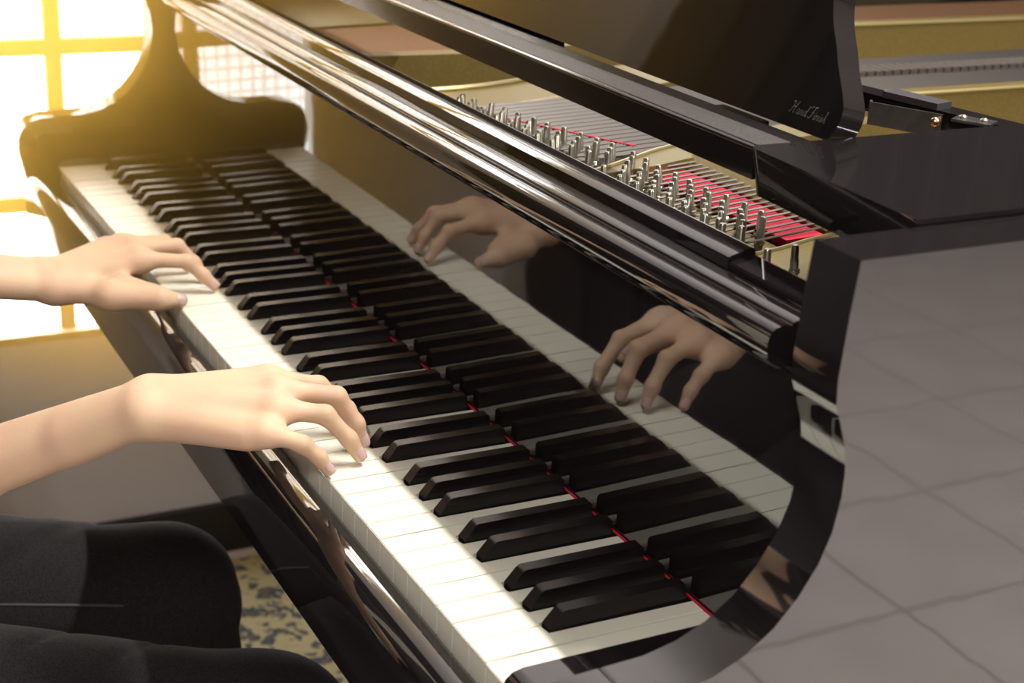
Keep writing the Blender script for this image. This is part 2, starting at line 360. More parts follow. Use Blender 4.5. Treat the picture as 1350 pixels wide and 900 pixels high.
# curved rim behind the arms
outer = [(OX1, .3405), (OX1, .62)] + smooth_line([(OX1, .62), (.04, .84), (-.16, 1.02), (-.36, 1.2), (-.50, 1.45), (-.66, 1.68), (-.90, 1.80), (-1.16, 1.76), (-1.30, 1.60), (OX0, 1.38)], 5)[1:] + [(OX0, .3405)]
def offset(poly, d):
    out = []
    for i, p in enumerate(poly):
        a = Vector(poly[max(i - 1, 0)]); b = Vector(poly[min(i + 1, len(poly) - 1)]); t = (b - a).normalized(); nrm = Vector((-t.y, t.x))
        out.append(tuple(Vector(p) + nrm * d))
    return out
inner = offset(outer, .038)
bm = bmesh.new(); rings = []
for (ox, oy), (ix, iy) in zip(outer, inner):
    rings.append([bm.verts.new(c) for c in ((ox, oy, -.10), (ox, oy, .278), (ix, iy, .278), (ix, iy, -.10))])
for a, b in zip(rings, rings[1:]):
    for k in range(4): bm.faces.new((a[k], a[(k + 1) % 4], b[(k + 1) % 4], b[k]))
bm.faces.new(rings[0]); bm.faces.new(rings[-1][::-1])
finish('rim', bm, LQ, piano, smooth=True)
# key bed, key slip, key blocks
box('key_bed', PX0, PX1, -.026, .60, -.093, -.045, LQ, piano, 0.002)
ks = [(.012, -.030), (.0015, -.0225), (-.003, -.0185), (-.010, -.0175), (-.017, -.0190), (-.022, -.0225), (-.0255, -.0280), (-.0285, -.0350), (-.0300, -.045), (-.0300, -.093), (-.0262, -.0932), (-.0262, -.046), (.012, -.0445)]
bm = bmesh.new(); add_prism_x(bm, ks, PX0, PX1); finish('key_slip', bm, LQ, piano, smooth=True)
for x0, x1 in ((.0010, PX1 - .0005), (PX0 + .0005, -1.2230)):
    prof = [(-.001, -.0448), (-.001, -.004), (.0012, .0025), (.0055, .0062), (.012, .0078), (.156, .0078), (.156, -.0448)]
    bm = bmesh.new(); add_prism_x(bm, prof, x0, x1); finish('key_block', bm, LQ, piano, bevel=.0016, segs=2)
# white keys
W = .0235; GAP = .00045; HB = .0068
bc = {1: .0212, 3: .0493, 6: 3 * W + .02005, 8: 3 * W + .04695, 10: 3 * W + .07385}     # centres of black keys in an octave
naturals = [0, 2, 4, 5, 7, 9, 11]
def white_mesh(i, has_l, has_r):
    semi = naturals[i]; x0, x1 = GAP, W - GAP; L = W * i
    tl = (bc[semi - 1] - L + HB + .0004) if has_l else x0
    tr = (bc[semi + 1] - L - HB - .0004) if has_r else x1
    poly = [(x0, 0), (x1, 0), (x1, .0500)]
    if has_r: poly += [(tr, .0500)]
    poly += [(tr, .1562), (tl, .1562)]
    if has_l: poly += [(tl, .0500)]
    if has_l: poly += [(x0, .0500)]
    # remove duplicates
    pp = []
    for q in poly:
        if not pp or (abs(q[0] - pp[-1][0]) + abs(q[1] - pp[-1][1])) > 1e-6: pp.append(q)
    bm = bmesh.new(); add_prism_z(bm, pp, -.0026, 0)
    es = [e for e in bm.edges if all(v.co.z > -1e-5 for v in e.verts)] + [e for e in bm.edges if all(v.co.y < 1e-5 for v in e.verts) and abs(e.verts[0].co.z - e.verts[1].co.z) > .001]
    bmesh.ops.bevel(bm, geom=es, offset=.0006, segments=2, affect='EDGES')
    p2 = [(min(max(x, x0 + .0002), x1 - .0002), max(y, .0009)) for x, y in pp]
    add_prism_z(bm, p2, -.022, -.0026)
    bmesh.ops.recalc_face_normals(bm, faces=bm.faces)
    me = bpy.data.meshes.new('white_key'); bm.to_mesh(me); bm.free()
    me.materials.append(M['ivory'])
    for p in me.polygons: p.use_smooth = True
    me.set_sharp_from_angle(angle=math.radians(40))
    return me
cache = {}
pressed = {}
white_x = []
for k in range(52):                 # k counts from the bass; A0 is index 5 of its octave
    i = (k + 5) % 7; has_l = i in (1, 2, 4, 5, 6) and k > 0; has_r = i in (0, 1, 3, 4, 5) and k < 51
    key = (i, has_l, has_r)
    if key not in cache: cache[key] = white_mesh(*key)
    x = -1.222 + k * W
    white_x.append(x)
    link('white_key', cache[key], None, piano, (x, 0, random.uniform(-.0003, .0002)))
# black keys
def black_mesh():
    # three-section loft: side taper and sloping front
    prof = [(.0522, -.004), (.0522, .0008), (.0600, .0105), (.0625, .0122), (.1505, .0122), (.1520, .0105), (.1520, -.004)]
    bm = bmesh.new()
    def hw(z): return .0055 - .0009 * max(0, min(1, z / .0122))
    a = [bm.verts.new((-hw(z), y, z)) for y, z in prof]; b = [bm.verts.new((hw(z), y, z)) for y, z in prof]; n = len(prof)
    bm.faces.new(a[::-1]); bm.faces.new(b)
    for i in range(n): bm.faces.new((a[i], a[(i + 1) % n], b[(i + 1) % n], b[i]))
    es = [e for e in bm.edges if all(v.co.z > .0005 for v in e.verts) and e.calc_face_angle(0) > .25]
    bmesh.ops.bevel(bm, geom=es, offset=.0011, segments=3, affect='EDGES')
    bmesh.ops.recalc_face_normals(bm, faces=bm.faces)
    me = bpy.data.meshes.new('black_key'); bm.to_mesh(me); bm.free(); me.materials.append(M['ebony'])
    for p in me.polygons: p.use_smooth = True
    me.set_sharp_from_angle(angle=math.radians(38)); return me
bk = black_mesh()
for octv in range(0, 9):
    for semi, cx in bc.items():
        x = -W - 7 * W * (8 - octv) + cx
        if x < -1.222 + .01 or x > -.01: continue
        link('black_key', bk, None, piano, (x, random.uniform(-.0004, .0004), random.uniform(-.0002, .0003)))
# red felt below the fallboard
box('key_felt_strip', -1.2215, .0005, .1551, .1566, .0003, .0014, M['red_felt'], piano)
# fallboard: mirror face leaning 0.84 degrees towards the player, roll on top
fb = [(.1570 - .0147 * .0022, .0022), (.1570 - .0147 * .186, .186), (.1535, .1880), (.1490, .1875), (.1445, .1900), (.1412, .1950), (.1398, .2010), (.1405, .2070),
      (.1420, .2105), (.1450, .2126), (.1525, .2141), (.1540, .2136), (.1547, .2124), (.1556, .2124), (.1562, .2140), (.1575, .2150), (.1660, .2166), (.1712, .2168), (.1712, .0022)]
fx0, fx1 = PX0 + .0005, PX1 - .0008
bm = bmesh.new(); add_prism_x(bm, fb[:3] + [(.1712, .1880), (.1712, .0022)], fx0, fx1)
fall = finish('fallboard', bm, LQ, piano, bevel=0, smooth=False)
bm = bmesh.new(); add_prism_x(bm, fb[2:18] + [(.1712, .1880)], fx0 + .02, .030)
finish('fallboard_roll', bm, LQ, fall, smooth=True)
# front rail (stretcher) behind the fallboard
bm = bmesh.new(); add_prism_x(bm, [(.1716, .19), (.1716, .2228), (.1722, .2242), (.1738, .2253), (.1885, .2290), (.1905, .2286), (.1915, .2268), (.1915, .15), (.1716, .15)], PX0 + .0004, -.058)
finish('front_rail', bm, LQ, piano, smooth=True)
bm = bmesh.new(); add_prism_x(bm, [(.1716, .15), (.1716, .2200), (.1728, .2215), (.1890, .2250), (.1915, .2240), (.1915, .15)], -.0575, PX1 - .0005)
finish('front_rail_end', bm, LQ, piano, bevel=.0008)
# sound board and iron plate
xy_in = [p for p in offset(outer, .044)]
poly = [(PX1 - .008, .215), (PX1 - .008, .6)] + [p for p in xy_in if p[1] > .62] + [(PX0 + .008, .215)]
bm = bmesh.new(); add_prism_z(bm, poly, .100, .110); finish('soundboard', bm, M['soundboard'], piano)
G = M['gold']
plate = bpy.data.objects.new('iron_plate', None)
def zslab(name, poly, z0, z1, m, parent, bevel=0.002):
    bm = bmesh.new(); add_prism_z(bm, poly, z0, z1); return finish(name, bm, m, parent, bevel=bevel, segs=2)
bm = bmesh.new(); add_prism_z(bm, [(PX1 - .004, .204), (PX1 - .004, .62), (-.06, .86), (-.30, 1.03), (-.46, 1.22), (-.56, 1.42), (-.72, 1.60), (-.95, 1.70), (-1.15, 1.64), (PX0 + .004, 1.4), (PX0 + .004, .204)], .128, .150)
plate = finish('iron_plate', bm, G, piano)
zslab('plate_web', [(PX1 - .006, .206), (PX1 - .006, .60), (-.20, .60), (-.172, .36), (-.163, .319), (-.152, .284), (-.145, .25), (-.138, .206)], .150, .190, G, plate)
zslab('plate_web', [(-.328, .206), (-.345, .30), (-.362, .352), (-.40, .50), (-.43, .60), (-.47, .60), (-.418, .40), (-.391, .333), (-.373, .299), (-.351, .258), (-.340, .231), (-.336, .206)], .150, .200, G, plate, .003)
zslab('plate_web', [(-.600, .206), (-.612, .30), (-.645, .42), (-.70, .60), (-.80, .60), (-.735, .42), (-.70, .32), (-.690, .206)], .150, .190, G, plate, .004)
zslab('plate_web', [(-1.02, .206), (-1.04, .34), (-1.10, .60), (PX0 + .006, .60), (PX0 + .006, .206)], .150, .196, G, plate, .004)
# capo bar behind the treble pins
bm = bmesh.new(); add_prism_x(bm, [(.3395, .150), (.3395, .192), (.350, .202), (.370, .210), (.40, .214), (.44, .205), (.46, .150)], -.365, -.172); finish('capo_bar', bm, G, plate, smooth=True)
# struts
zslab('plate_strut', [(-.498, .62), (-.478, .62), (-.478, 1.18), (-.50, 1.18)], .150, .212, G, plate, .004)
zslab('plate_strut', [(-.905, .60), (-.880, .60), (-.872, 1.50), (-.90, 1.50)], .150, .204, G, plate, .004)
zslab('plate_strut', [(-.800, .206), (-.790, .36), (-.83, .60), (-.86, .60), (-.815, .36), (-.822, .206)], .150, .206, G, plate, .004)
# bright beads along the web edges
def bead(pts, r, z): tube('plate_edge', [(x, y, z) for x, y in smooth_line(pts, 4)], r, M['gold_edge'], plate, 6)
bead([(-.139, .21), (-.145, .25), (-.152, .284), (-.163, .319), (-.172, .36)], .0016, .1905)
bead([(-.336, .21), (-.340, .231), (-.351, .258), (-.373, .299), (-.391, .333), (-.418, .40)], .0018, .2005)
bead([(-.600, .21), (-.612, .30), (-.645, .42)], .002, .1915)
bead([(-.690, .21), (-.70, .32), (-.735, .42)], .0025, .1920)
tube('plate_edge', [(-.4785, .62, .2115), (-.4785, 1.18, .2115)], .0022, M['gold_edge'], plate, 6)  # strut rims: the light they catch is put into a lighter gold
tube('plate_edge', [(-.880, .62, .2035), (-.873, 1.5, .2035)], .0028, M['gold_edge'], plate, 6)
# pin blocks (wood brown under the pins)
zslab('pin_block', [(-.326, .206), (-.343, .298), (-.166, .298), (-.147, .25), (-.140, .206)], .150, .184, G, plate, 0)
zslab('pin_block', [(-.598, .206), (-.600, .40), (-.43, .40), (-.393, .333), (-.353, .258), (-.342, .206)], .150, .184, M['damper'], plate, 0)
# strings: one shared mesh, unit length along y
bm = bmesh.new(); add_tube(bm, [(0, 0, 0), (0, 1, 0)], .0010, 5)
st_me = bpy.data.meshes.new('string'); bm.to_mesh(st_me); bm.free(); st_me.materials.append(M['string_steel'])
bm = bmesh.new(); add_tube(bm, [(0, 0, 0), (0, 1, 0)], .0014, 6)
sc_me = bpy.data.meshes.new('wound_string'); bm.to_mesh(sc_me); bm.free(); sc_me.materials.append(M['copper'])
def string(me, name, x, y0, y1, z, dx=0.0, dz=0.0):
    o = link(name, me, None, piano, (x, y0, z)); L = math.sqrt((y1 - y0) ** 2 + dx * dx + dz * dz)
    o.scale = (1, L, 1); o.rotation_euler = (math.atan2(dz, y1 - y0), 0, -math.atan2(dx, y1 - y0)); return o
for i in range(20): string(st_me, 'string', -.156 - i * .0098, .232 + .006 * (i % 3), .345, .194, dx=-.012, dz=.004)
for i in range(50): string(st_me, 'string', -.392 - i * .0042, .245 + .006 * (i % 3), .62, .195, dx=-.06 + .0002 * i)
for i in range(60): string(st_me, 'string', -.512 - i * .0040, .60, 1.30, .185, dx=-.03)
for i in range(26): string(sc_me, 'wound_string', -.832 - i * .0068, .25, .62, .196, dx=-.05)
for i in range(22): string(sc_me, 'wound_string', -.912 - i * .0075, .60, 1.52, .190, dx=-.01)
# red felt behind the treble pins, red braid in the middle section
bm = bmesh.new(); add_prism_z(bm, [(-.1665, .300), (-.1695, .336), (-.360, .338), (-.346, .300)], .1845, .1905); finish('red_string_felt', bm, M['red_felt'], plate, bevel=.001)
bm = bmesh.new(); add_prism_z(bm, [(-.545, .266), (-.546, .2695), (-.424, .3305), (-.423, .327)], .1950, .1963); finish('red_string_braid', bm, M['red_felt'], plate, bevel=.0008)
# tuning pins
bm = bmesh.new(); add_tube(bm, [(0, 0, 0), (0, 0, .0165), (0, 0, .0170), (0, 0, .0250), (0, 0, .0262)], [.0030, .0030, .0027, .0026, .0018], 12)
for k in range(3): add_tube(bm, [(.0037 * math.cos(t), .0037 * math.sin(t), .0065 + .0011 * k + .0011 * t / 6.3) for t in [j * .785 for j in range(9)]], .0006, 4, False)
pin_me = bpy.data.meshes.new('tuning_pin'); bm.to_mesh(pin_me); bm.free(); pin_me.materials.append(M['steel'])
for p in pin_me.polygons: p.use_smooth = True
pin_me.set_sharp_from_angle(angle=math.radians(40))
def pin(x, y, z):
    o = link('tuning_pin', pin_me, None, piano, (x, y, z)); o.rotation_euler = (math.radians(random.uniform(-3, 3)) - .06, math.radians(random.uniform(-2, 2)), random.uniform(0, 3)); return o
for i in range(-1, 8):
    for j in range(0, 6):
        x = -.200 + .0222 * -i + .0122 * j; y = .284 - .0090 * j
        if i == -1 and j > 1: continue
        if x > -.143 or y < .207: continue
        pin(x, y, .184)
pin(-.0985, .256, .1855); pin(-.098, .232, .1855); pin(-.322, .240, .1845)
for i in range(0, 11):
    for j in range(0, 4):
        x = -.385 - .0205 * i + .012 * j; y = .272 - .0045 * i * .9 - .0095 * j + .012
        if y < .206 or x > -.36 - (.0) or x < -.597: continue
        pin(x, y, .184)
# dampers
for k in range(40):
    y = .70 + .0125 * k
    box('damper', -.700, -.668, y - .0050, y + .0050,   .184, .1915, M['damper'], piano)
# music shelf with its slides; treble slide is the wide black board at the right
bm = bmesh.new(); add_prism_x(bm, [(.2172, .2590), (.2172, .2796), (.2470, .2796), (.2470, .2590)], PX0 + .012, -.1005); finish('music_shelf', bm, M['lacquer_soft'], piano)
bm = bmesh.new(); add_prism_x(bm, [(.2146, .2588), (.2146, .2772), (.2152, .2788), (.2166, .2799), (.2190, .2802), (.2205, .2799), (.2171, .2795), (.2171, .2588)], PX0 + .0125, -.1008); finish('shelf_front_edge', bm, M['satin'], piano, smooth=True)
tube('shelf_bead', [(PX0 + .014, .2168, .2782), (-.1015, .2168, .2782)], .0024, LQ, piano, 12)
box('desk_base_rail', PX0 + .012, -.1006, .2475, .2680, .2590, .2775, M['satin'], piano, .0006)
box('desk_hinge', PX0 + .02, -.487, .2682, .2900, .262, .2772, M['satin'], piano, .0006)
box('desk_hinge', -.225, -.170, .2682, .2760, .262, .2774, M['satin'], piano, .0006)
sl = [(-.100, .2090 + .006), (-.098, .2105), (-.0945, .2085), (-.090, .2080), (PX1 - .002, .2000), (PX1 - .002, .62), (-.080, .62), (-.100, .45)]
bm = bmesh.new(); add_prism_z(bm, sl, .2500, .2815)
for v in bm.verts:
    if v.co.z < .26 and v.co.y < .22: v.co.y += .0070
finish('treble_slide', bm, LQ, piano, bevel=.0022, segs=3)
bm = bmesh.new(); add_prism_z(bm, [(-1.12, .209), (-1.12, .50), (PX0 + .002, .50), (PX0 + .002, .200)], .2500, .2800); finish('bass_slide', bm, LQ, piano, bevel=.002, segs=3) if False else bm.free()
# music desk, leaning back
TH = math.radians(15)
def dp(x, h, t=0.0): return (x, .2730 + h * math.sin(TH) + t * math.cos(TH), .2797 + h * math.cos(TH) - t * math.sin(TH))
half = smooth_line([(-.1035, .0), (-.0985, .009), (-.0968, .018), (-.0990, .0255), (-.1065, .036), (-.1160, .048), (-.1240, .060), (-.1345, .074), (-.1420, .090), (-.1455, .110), (-.150, .135), (-.165, .16), (-.20, .18)], 4)
cxm = -.62
prof = [(x, h) for x, h in half] + [(-.30, .195), (-.45, .205), (cxm, .208)]
prof = prof + [(2 * cxm - x, h) for x, h in prof[-2::-1]]
bm = bmesh.new(); T = .019
a = [bm.verts.new(dp(x, h, 0)) for x, h in prof]; b = [bm.verts.new(dp(x, h, T)) for x, h in prof]; n = len(prof)
bm.faces.new(a); bm.faces.new(b[::-1])
for i in range(n): bm.faces.new((a[i], a[(i + 1) % n], b[(i + 1) % n], b[i]))
desk = finish('music_desk', bm, LQ, piano, bevel=.0022, segs=3)
# script lettering "Hand Finish" engraved on the desk, slanted strokes
M['engrave'] = mat('engraved_lettering', (0.075, 0.07, 0.068), 0.5)
GL = {'H': [[(.1, .9), (.25, 1.05), (.38, .95), (.3, .5), (.15, .05), (0, 0), (-.05, .12)], [(.95, 1.05), (.8, .95), (.65, .45), (.58, .08), (.7, 0), (.8, .1)], [(.2, .48), (.5, .55), (.8, .55)]],
      'a': [[(.42, .42), (.25, .48), (.08, .3), (.08, .08), (.2, 0), (.35, .15), (.45, .42)], [(.45, .42), (.38, .1), (.48, 0), (.6, .1)]],
      'n': [[(.05, .4), (.12, .45), (.1, .2), (.04, 0)], [(.08, .2), (.25, .45), (.36, .38), (.32, .1), (.4, 0), (.52, .1)]],
      'd': [[(.42, .42), (.25, .48), (.08, .3), (.08, .08), (.2, 0), (.35, .15), (.45, .42)], [(.62, 1.0), (.5, .6), (.42, .1), (.5, 0), (.62, .1)]],
      'F': [[(-.05, .85), (.1, 1.05), (.45, 1.0), (.8, 1.1)], [(.5, 1.0), (.42, .6), (.3, .15), (.1, -.02), (-.05, .1)], [(.2, .5), (.45, .55), (.65, .5)]],
      'i': [[(.12, .42), (.06, .1), (.14, 0), (.26, .1)], [(.2, .6), (.21, .64)]],
      's': [[(.05, .05), (.2, .3), (.24, .45), (.28, .3), (.3, .1), (.18, 0), (.08, .04)], [(.3, .1), (.4, .12)]],
      'h': [[(.2, .9), (.3, 1.02), (.34, .9), (.2, .4), (.05, 0)], [(.1, .2), (.28, .45), (.38, .36), (.33, .1), (.42, 0), (.54, .1)]]}
adv = {'H': 1.0, 'a': .56, 'n': .5, 'd': .56, 'F': .72, 'i': .24, 's': .38, 'h': .5, ' ': .35}
bm = bmesh.new(); cur = 0; S = .0086
for ch in 'Hand Finish':
    for st in GL.get(ch, []):
        p3 = [dp(-.1490 + S * .80 * (cur + u + .35 * v), .0098 + S * v * .9, -.00015) for u, v in smooth_line(st, 3)]
        add_tube(bm, p3, .00024, 4)
    cur += adv[ch]
tag(finish('lettering', bm, M['engrave'], desk), 'faint slanted script reading Hand Finish')
# desk support rail, felt pad and steel bracket beside the slide
def bar(name, p0, p1, w, z0, z1, m, parent, bevel=.0015):
    a, b = Vector(p0), Vector(p1); t = (b - a).normalized(); nn = Vector((-t.y, t.x)) * w / 2
    return zslab(name, [tuple(a - nn), tuple(b - nn), tuple(b + nn), tuple(a + nn)], z0, z1, m, parent, bevel)
rail = bar('desk_support_rail', (-.300, .440), (-.105, .478), .022, .256, .270, LQ, piano)
bar('felt_pad', (-.246, .446), (-.196, .457), .018, .270, .275, M['black_felt'], rail)
br = bar('desk_bracket', (-.185, .3760), (-.1360, .4000), .0016, .2660, .2825, M['steel_dark'], piano, .0003)
bar('bracket_flange', (-.1900, .3810), (-.1850, .3760), .0016, .2660, .2825, M['steel_dark'], br, .0003)
bar('bracket_plate', (-.136, .4120), (-.112, .4260), .018, .2785, .2803, M['steel_dark'], br, .0006)
for x, y in ((-.131, .4150), (-.118, .4225)):
    bm = bmesh.new(); add_tube(bm, [(x, y, .2803), (x, y, .2815), (x, y, .2826)], [.0030, .0030, .0016], 12); finish('bracket_screw', bm, M['steel'], br, smooth=True)
bm = bmesh.new(); bmesh.ops.create_uvsphere(bm, u_segments=12, v_segments=8, radius=.0036, matrix=Matrix.Translation((-.138, .3960, .277))); finish('bracket_knob', bm, M['copper_knob'], br, smooth=True)
# legs and pedal lyre
for x, y in ((-.02, .42), (-1.19, .46), (-.98, 1.55)):
    bm = bmesh.new()
    add_prism_z(bm, [(x - .055, y - .055), (x + .055, y - .055), (x + .055, y + .055), (x - .055, y + .055)], -.20, -.1005)
    add_tube(bm, [(x, y, -.20), (x, y, -.42), (x, y, -.64)], [.055, .042, .034], 8)
    add_tube(bm, [(x, y, -.64), (x, y, FZ + .045)], [.028, .028], 10)
    finish('leg', bm, LQ, piano, bevel=.0015)
    tube('caster', [(x - .014, y, FZ + .030), (x + .014, y, FZ + .030)], .022, M['brass'], piano, 14)
for x in (-.68, -.55): tube('lyre_post', [(x, .30, -.093), (x, .30, -.60)], .014, LQ, piano, 10)
box('lyre_box', -.73, -.50, .25, .35, -.66, -.60, LQ, piano, .004)
for x in (-.665, -.615, -.565): box('pedal', x - .011, x + .011, .16, .25, -.645, -.637, M['brass'], piano, .003)

# ================================================================ BENCH
bench = root('piano_bench', (-.56, -.60, FZ), 'black leather piano bench under the seated pianist', 'bench')
box('seat_cushion', -.90, -.22, -.78, -.40, -.345, -.300, M['bench'], bench, .014, 4)
box('seat_frame', -.89, -.23, -.77, -.41, -.385, -.345, LQ, bench, .003)
for x in (-.865, -.255):
    for y in (-.745, -.435): 
        bm = bmesh.new(); add_tube(bm, [(x, y, FZ + .008), (x, y, -.385)], [.017, .026], 4); finish('leg', bm, LQ, bench)

# ================================================================ PIANIST
def grid_for(b0, b1, h):
    xs = [np.arange(b0[i], b1[i] + h, h, dtype=np.float32) for i in range(3)]
    return np.meshgrid(*xs, indexing='ij'), xs
def cone(P, a, b, ra, rb, sq=None):
    a = np.array(a, np.float32); b = np.array(b, np.float32); ab = b - a; L2 = float(ab @ ab) + 1e-9
    X, Y, Z = P; t = ((X - a[0]) * ab[0] + (Y - a[1]) * ab[1] + (Z - a[2]) * ab[2]) / L2; t = np.clip(t, 0, 1)
    dx = X - a[0] - t * ab[0]; dy = Y - a[1] - t * ab[1]; dz = Z - a[2] - t * ab[2]
    if sq: dx = dx / sq[0]; dy = dy / sq[1]; dz = dz / sq[2]
    return np.sqrt(dx * dx + dy * dy + dz * dz) - (ra + t * (rb - ra))
def ell(P, c, r):
    X, Y, Z = P; q = np.sqrt(((X - c[0]) / r[0]) ** 2 + ((Y - c[1]) / r[1]) ** 2 + ((Z - c[2]) / r[2]) ** 2); return (q - 1) * min(r)
def smin(a, b, k):
    h = np.maximum(k - np.abs(a - b), 0) / k; return np.minimum(a, b) - h * h * k * .25
def surfnet(F, xs, h):
    S = F < 0; nx, ny, nz = F.shape
    cx = np.zeros((nx - 1, ny - 1, nz - 1, 3)); cnt = np.zeros((nx - 1, ny - 1, nz - 1))
    for ax in range(3):
        o = [a for a in range(3) if a != ax]
        sl0 = [slice(None)] * 3; sl1 = [slice(None)] * 3; sl0[ax] = slice(0, -1); sl1[ax] = slice(1, None)
        A, B = F[tuple(sl0)], F[tuple(sl1)]; cr = (A < 0) != (B < 0); t = np.where(cr, A / np.where(cr, A - B, 1), 0)
        for i in (0, 1):
            for j in (0, 1):
                s = [slice(None)] * 3; s[o[0]] = slice(i, F.shape[o[0]] - 1 + i); s[o[1]] = slice(j, F.shape[o[1]] - 1 + j)
                c = cr[tuple(s)]; cnt += c; cx[..., ax] += np.where(c, t[tuple(s)], 0); cx[..., o[0]] += c * i; cx[..., o[1]] += c * j
    act = cnt > 0; idx = -np.ones(act.shape, int); idx[act] = np.arange(act.sum())
    ii = np.argwhere(act); V = (ii + cx[act] / cnt[act][:, None]) * h + np.array([x[0] for x in xs])
    faces = []
    for ax in range(3):
        o = [(ax + 1) % 3, (ax + 2) % 3]
        sl0 = [slice(1, -1)] * 3; sl1 = [slice(1, -1)] * 3; sl0[ax] = slice(0, -1); sl1[ax] = slice(1, None)
        A, B = S[tuple(sl0)], S[tuple(sl1)]
        for flip, cr in ((False, A & ~B), (True, ~A & B)):
            q = np.argwhere(cr); 
            if not len(q): continue
            q[:, o[0]] += 1; q[:, o[1]] += 1
            def at(di, dj):
                r = q.copy(); r[:, o[0]] -= di; r[:, o[1]] -= dj; return idx[r[:, 0], r[:, 1], r[:, 2]]
            f = np.stack([at(1, 1), at(0, 1), at(0, 0), at(1, 0)], 1)
            if flip: f = f[:, ::-1]
            faces.append(f)
    Fc = np.concatenate(faces); return V, Fc[(Fc >= 0).all(1)]
def net_mesh(name, parts, m, parent, relax=2, origin=None):
    Vs, Fs, off = [], [], 0
    for V, Fc in parts:
        E = np.concatenate([Fc[:, [0, 1]], Fc[:, [1, 2]], Fc[:, [2, 3]], Fc[:, [3, 0]]])
        for lam in [.5, -.52] * relax:
            acc = np.zeros_like(V); c = np.zeros(len(V)); np.add.at(acc, E[:, 0], V[E[:, 1]]); np.add.at(c, E[:, 0], 1); np.add.at(acc, E[:, 1], V[E[:, 0]]); np.add.at(c, E[:, 1], 1)
            V = V + lam * (acc / np.maximum(c, 1)[:, None] - V)
        Vs.append(V); Fs.append(Fc + off); off += len(V)
    V = np.concatenate(Vs); Fc = np.concatenate(Fs)
    if origin is None: origin = ((V[:, 0].min() + V[:, 0].max()) / 2, (V[:, 1].min() + V[:, 1].max()) / 2, V[:, 2].min())
    V = V - np.array(origin)
    me = bpy.data.meshes.new(name); me.from_pydata(V.tolist(), [], Fc.tolist()); me.update()
    for p in me.polygons: p.use_smooth = True
    return link(name, me, m, parent, origin)

def hand(J, side):
    """J: joints of the five fingers (lists from knuckle to tip), wrist, elbow."""
    allp = [p for f in J['f'] for p in f] + [J['w'], J['e']]
    lo = np.min(allp, 0) - .035; hi = np.max(allp, 0) + .035
    h = .0016; P, xs = grid_for(lo, hi, h)
    w = np.array(J['w']); e = np.array(J['e']); kn = [np.array(f[0]) for f in J['f']]
    # lateral and normal axes of the wrist
    lat = kn[4] - kn[1]; ax = (kn[2] - w); ax /= np.linalg.norm(ax); lat -= ax * (lat @ ax); lat /= np.linalg.norm(lat)
    nrm = np.cross(lat, ax); nrm *= np.sign(nrm[2])
    wr = J.get('wr', .0155)
    # forearm: two bones side by side
    F = None
    for s in (-1, 1):
        a = w + lat * s * .0085; ee = e + lat * s * .011; mid = w + (e - w) * .5 + lat * s * .010
        d = smin(cone(P, a, mid, wr, wr * 1.32), cone(P, mid, ee, wr * 1.32, wr * 1.75), .01)
        F = d if F is None else smin(F, d, .016)
    # palm
    pr = J.get('pr', [0, .0108, .0108, .0100, .0088])
    for k in range(1, 5):
        base = w + lat * ((k - 2.5) / 3.0) * .026 + ax * .006
        F = smin(F, cone(P, base - nrm * .001, kn[k] - nrm * .0025, wr * .86, pr[k]), .014)
    for k in range(1, 4): F = smin(F, cone(P, kn[k] - nrm * .004, kn[k + 1] - nrm * .004, pr[k] * .93, pr[k + 1] * .93), .006)
    # little-finger and thumb mounds
    F = smin(F, cone(P, w + lat * .010 + ax * .016 - nrm * .007, kn[4] - nrm * .004 - ax * .014, .0118, .0082), .014)
    th = [np.array(p) for p in J['f'][0]]
    F = smin(F, cone(P, w - lat * .013 + ax * .008 - nrm * .005, th[0], .0125, .0112), .014)
    F = smin(F, cone(P, th[0], th[1], .0112, .0098), .014)
    F = smin(F, cone(P, th[0] * .6 + kn[1] * .4 - nrm * .003, th[1] * .7 + kn[1] * .3 - nrm * .003, .0085, .0050), .012)   # web
    # small tendons and knuckle rises
    for k in range(1, 4): F = smin(F, cone(P, w + lat * ((k - 2.5) / 3.0) * .02 + nrm * .0075 + ax * .018, kn[k] + nrm * .0006 - ax * .004, .0040, .0072), .012)
    # wrist bone (ulna) bump
    fa = (e - w) / np.linalg.norm(e - w); F = smin(F, cone(P, w + lat * .0105 + fa * .004 + nrm * .0062, w + lat * .0090 + fa * .060 + nrm * .001, .0092, .0105), .020)
    FR = J['r']; G_ = None
    for k, f in enumerate(J['f']):
        pts = [np.array(p) for p in f]; r = FR[k]; d = None
        for i in range(len(pts) - 1):
            c = cone(P, pts[i], pts[i + 1], r[i], r[i + 1]); d = c if d is None else smin(d, c, .0045)
        for i in (1, 2):
            pass
        G_ = d if G_ is None else np.minimum(G_, d)
    F = smin(F, G_, .010)
    return surfnet(F, xs, h)
# joints: thumb [cmc-mcp, ip, tip], others [mcp, pip, dip, tip]; from the photograph's two views (direct and in the fallboard)
LH = dict(w=(-.737, -.112, .019), e=(-.752, -.335, .062), wr=.0150,
          f=[[(-.695, -.060, .014), (-.6765, -.020, .0125), (-.677, .000, .0085)],
             [(-.728, -.026, .036), (-.7165, .018, .0325), (-.7145, .033, .0180), (-.711, .0425, .0072)],
             [(-.748, -.025, .041), (-.747, .017, .039), (-.7440, .033, .021), (-.7420, .041, .0072)],
             [(-.765, -.032, .040), (-.769, .011, .037), (-.772, .027, .020), (-.775, .034, .0072)],
             [(-.781, -.044, .035), (-.792, -.012, .030), (-.799, .003, .017), (-.803, .010, .0072)]],
          r=[[.0100, .0080, .0066], [.0080, .0066, .0060, .0052], [.0082, .0071, .0061, .0053], [.0078, .0067, .0057, .0050], [.0066, .0055, .0050, .0045]])
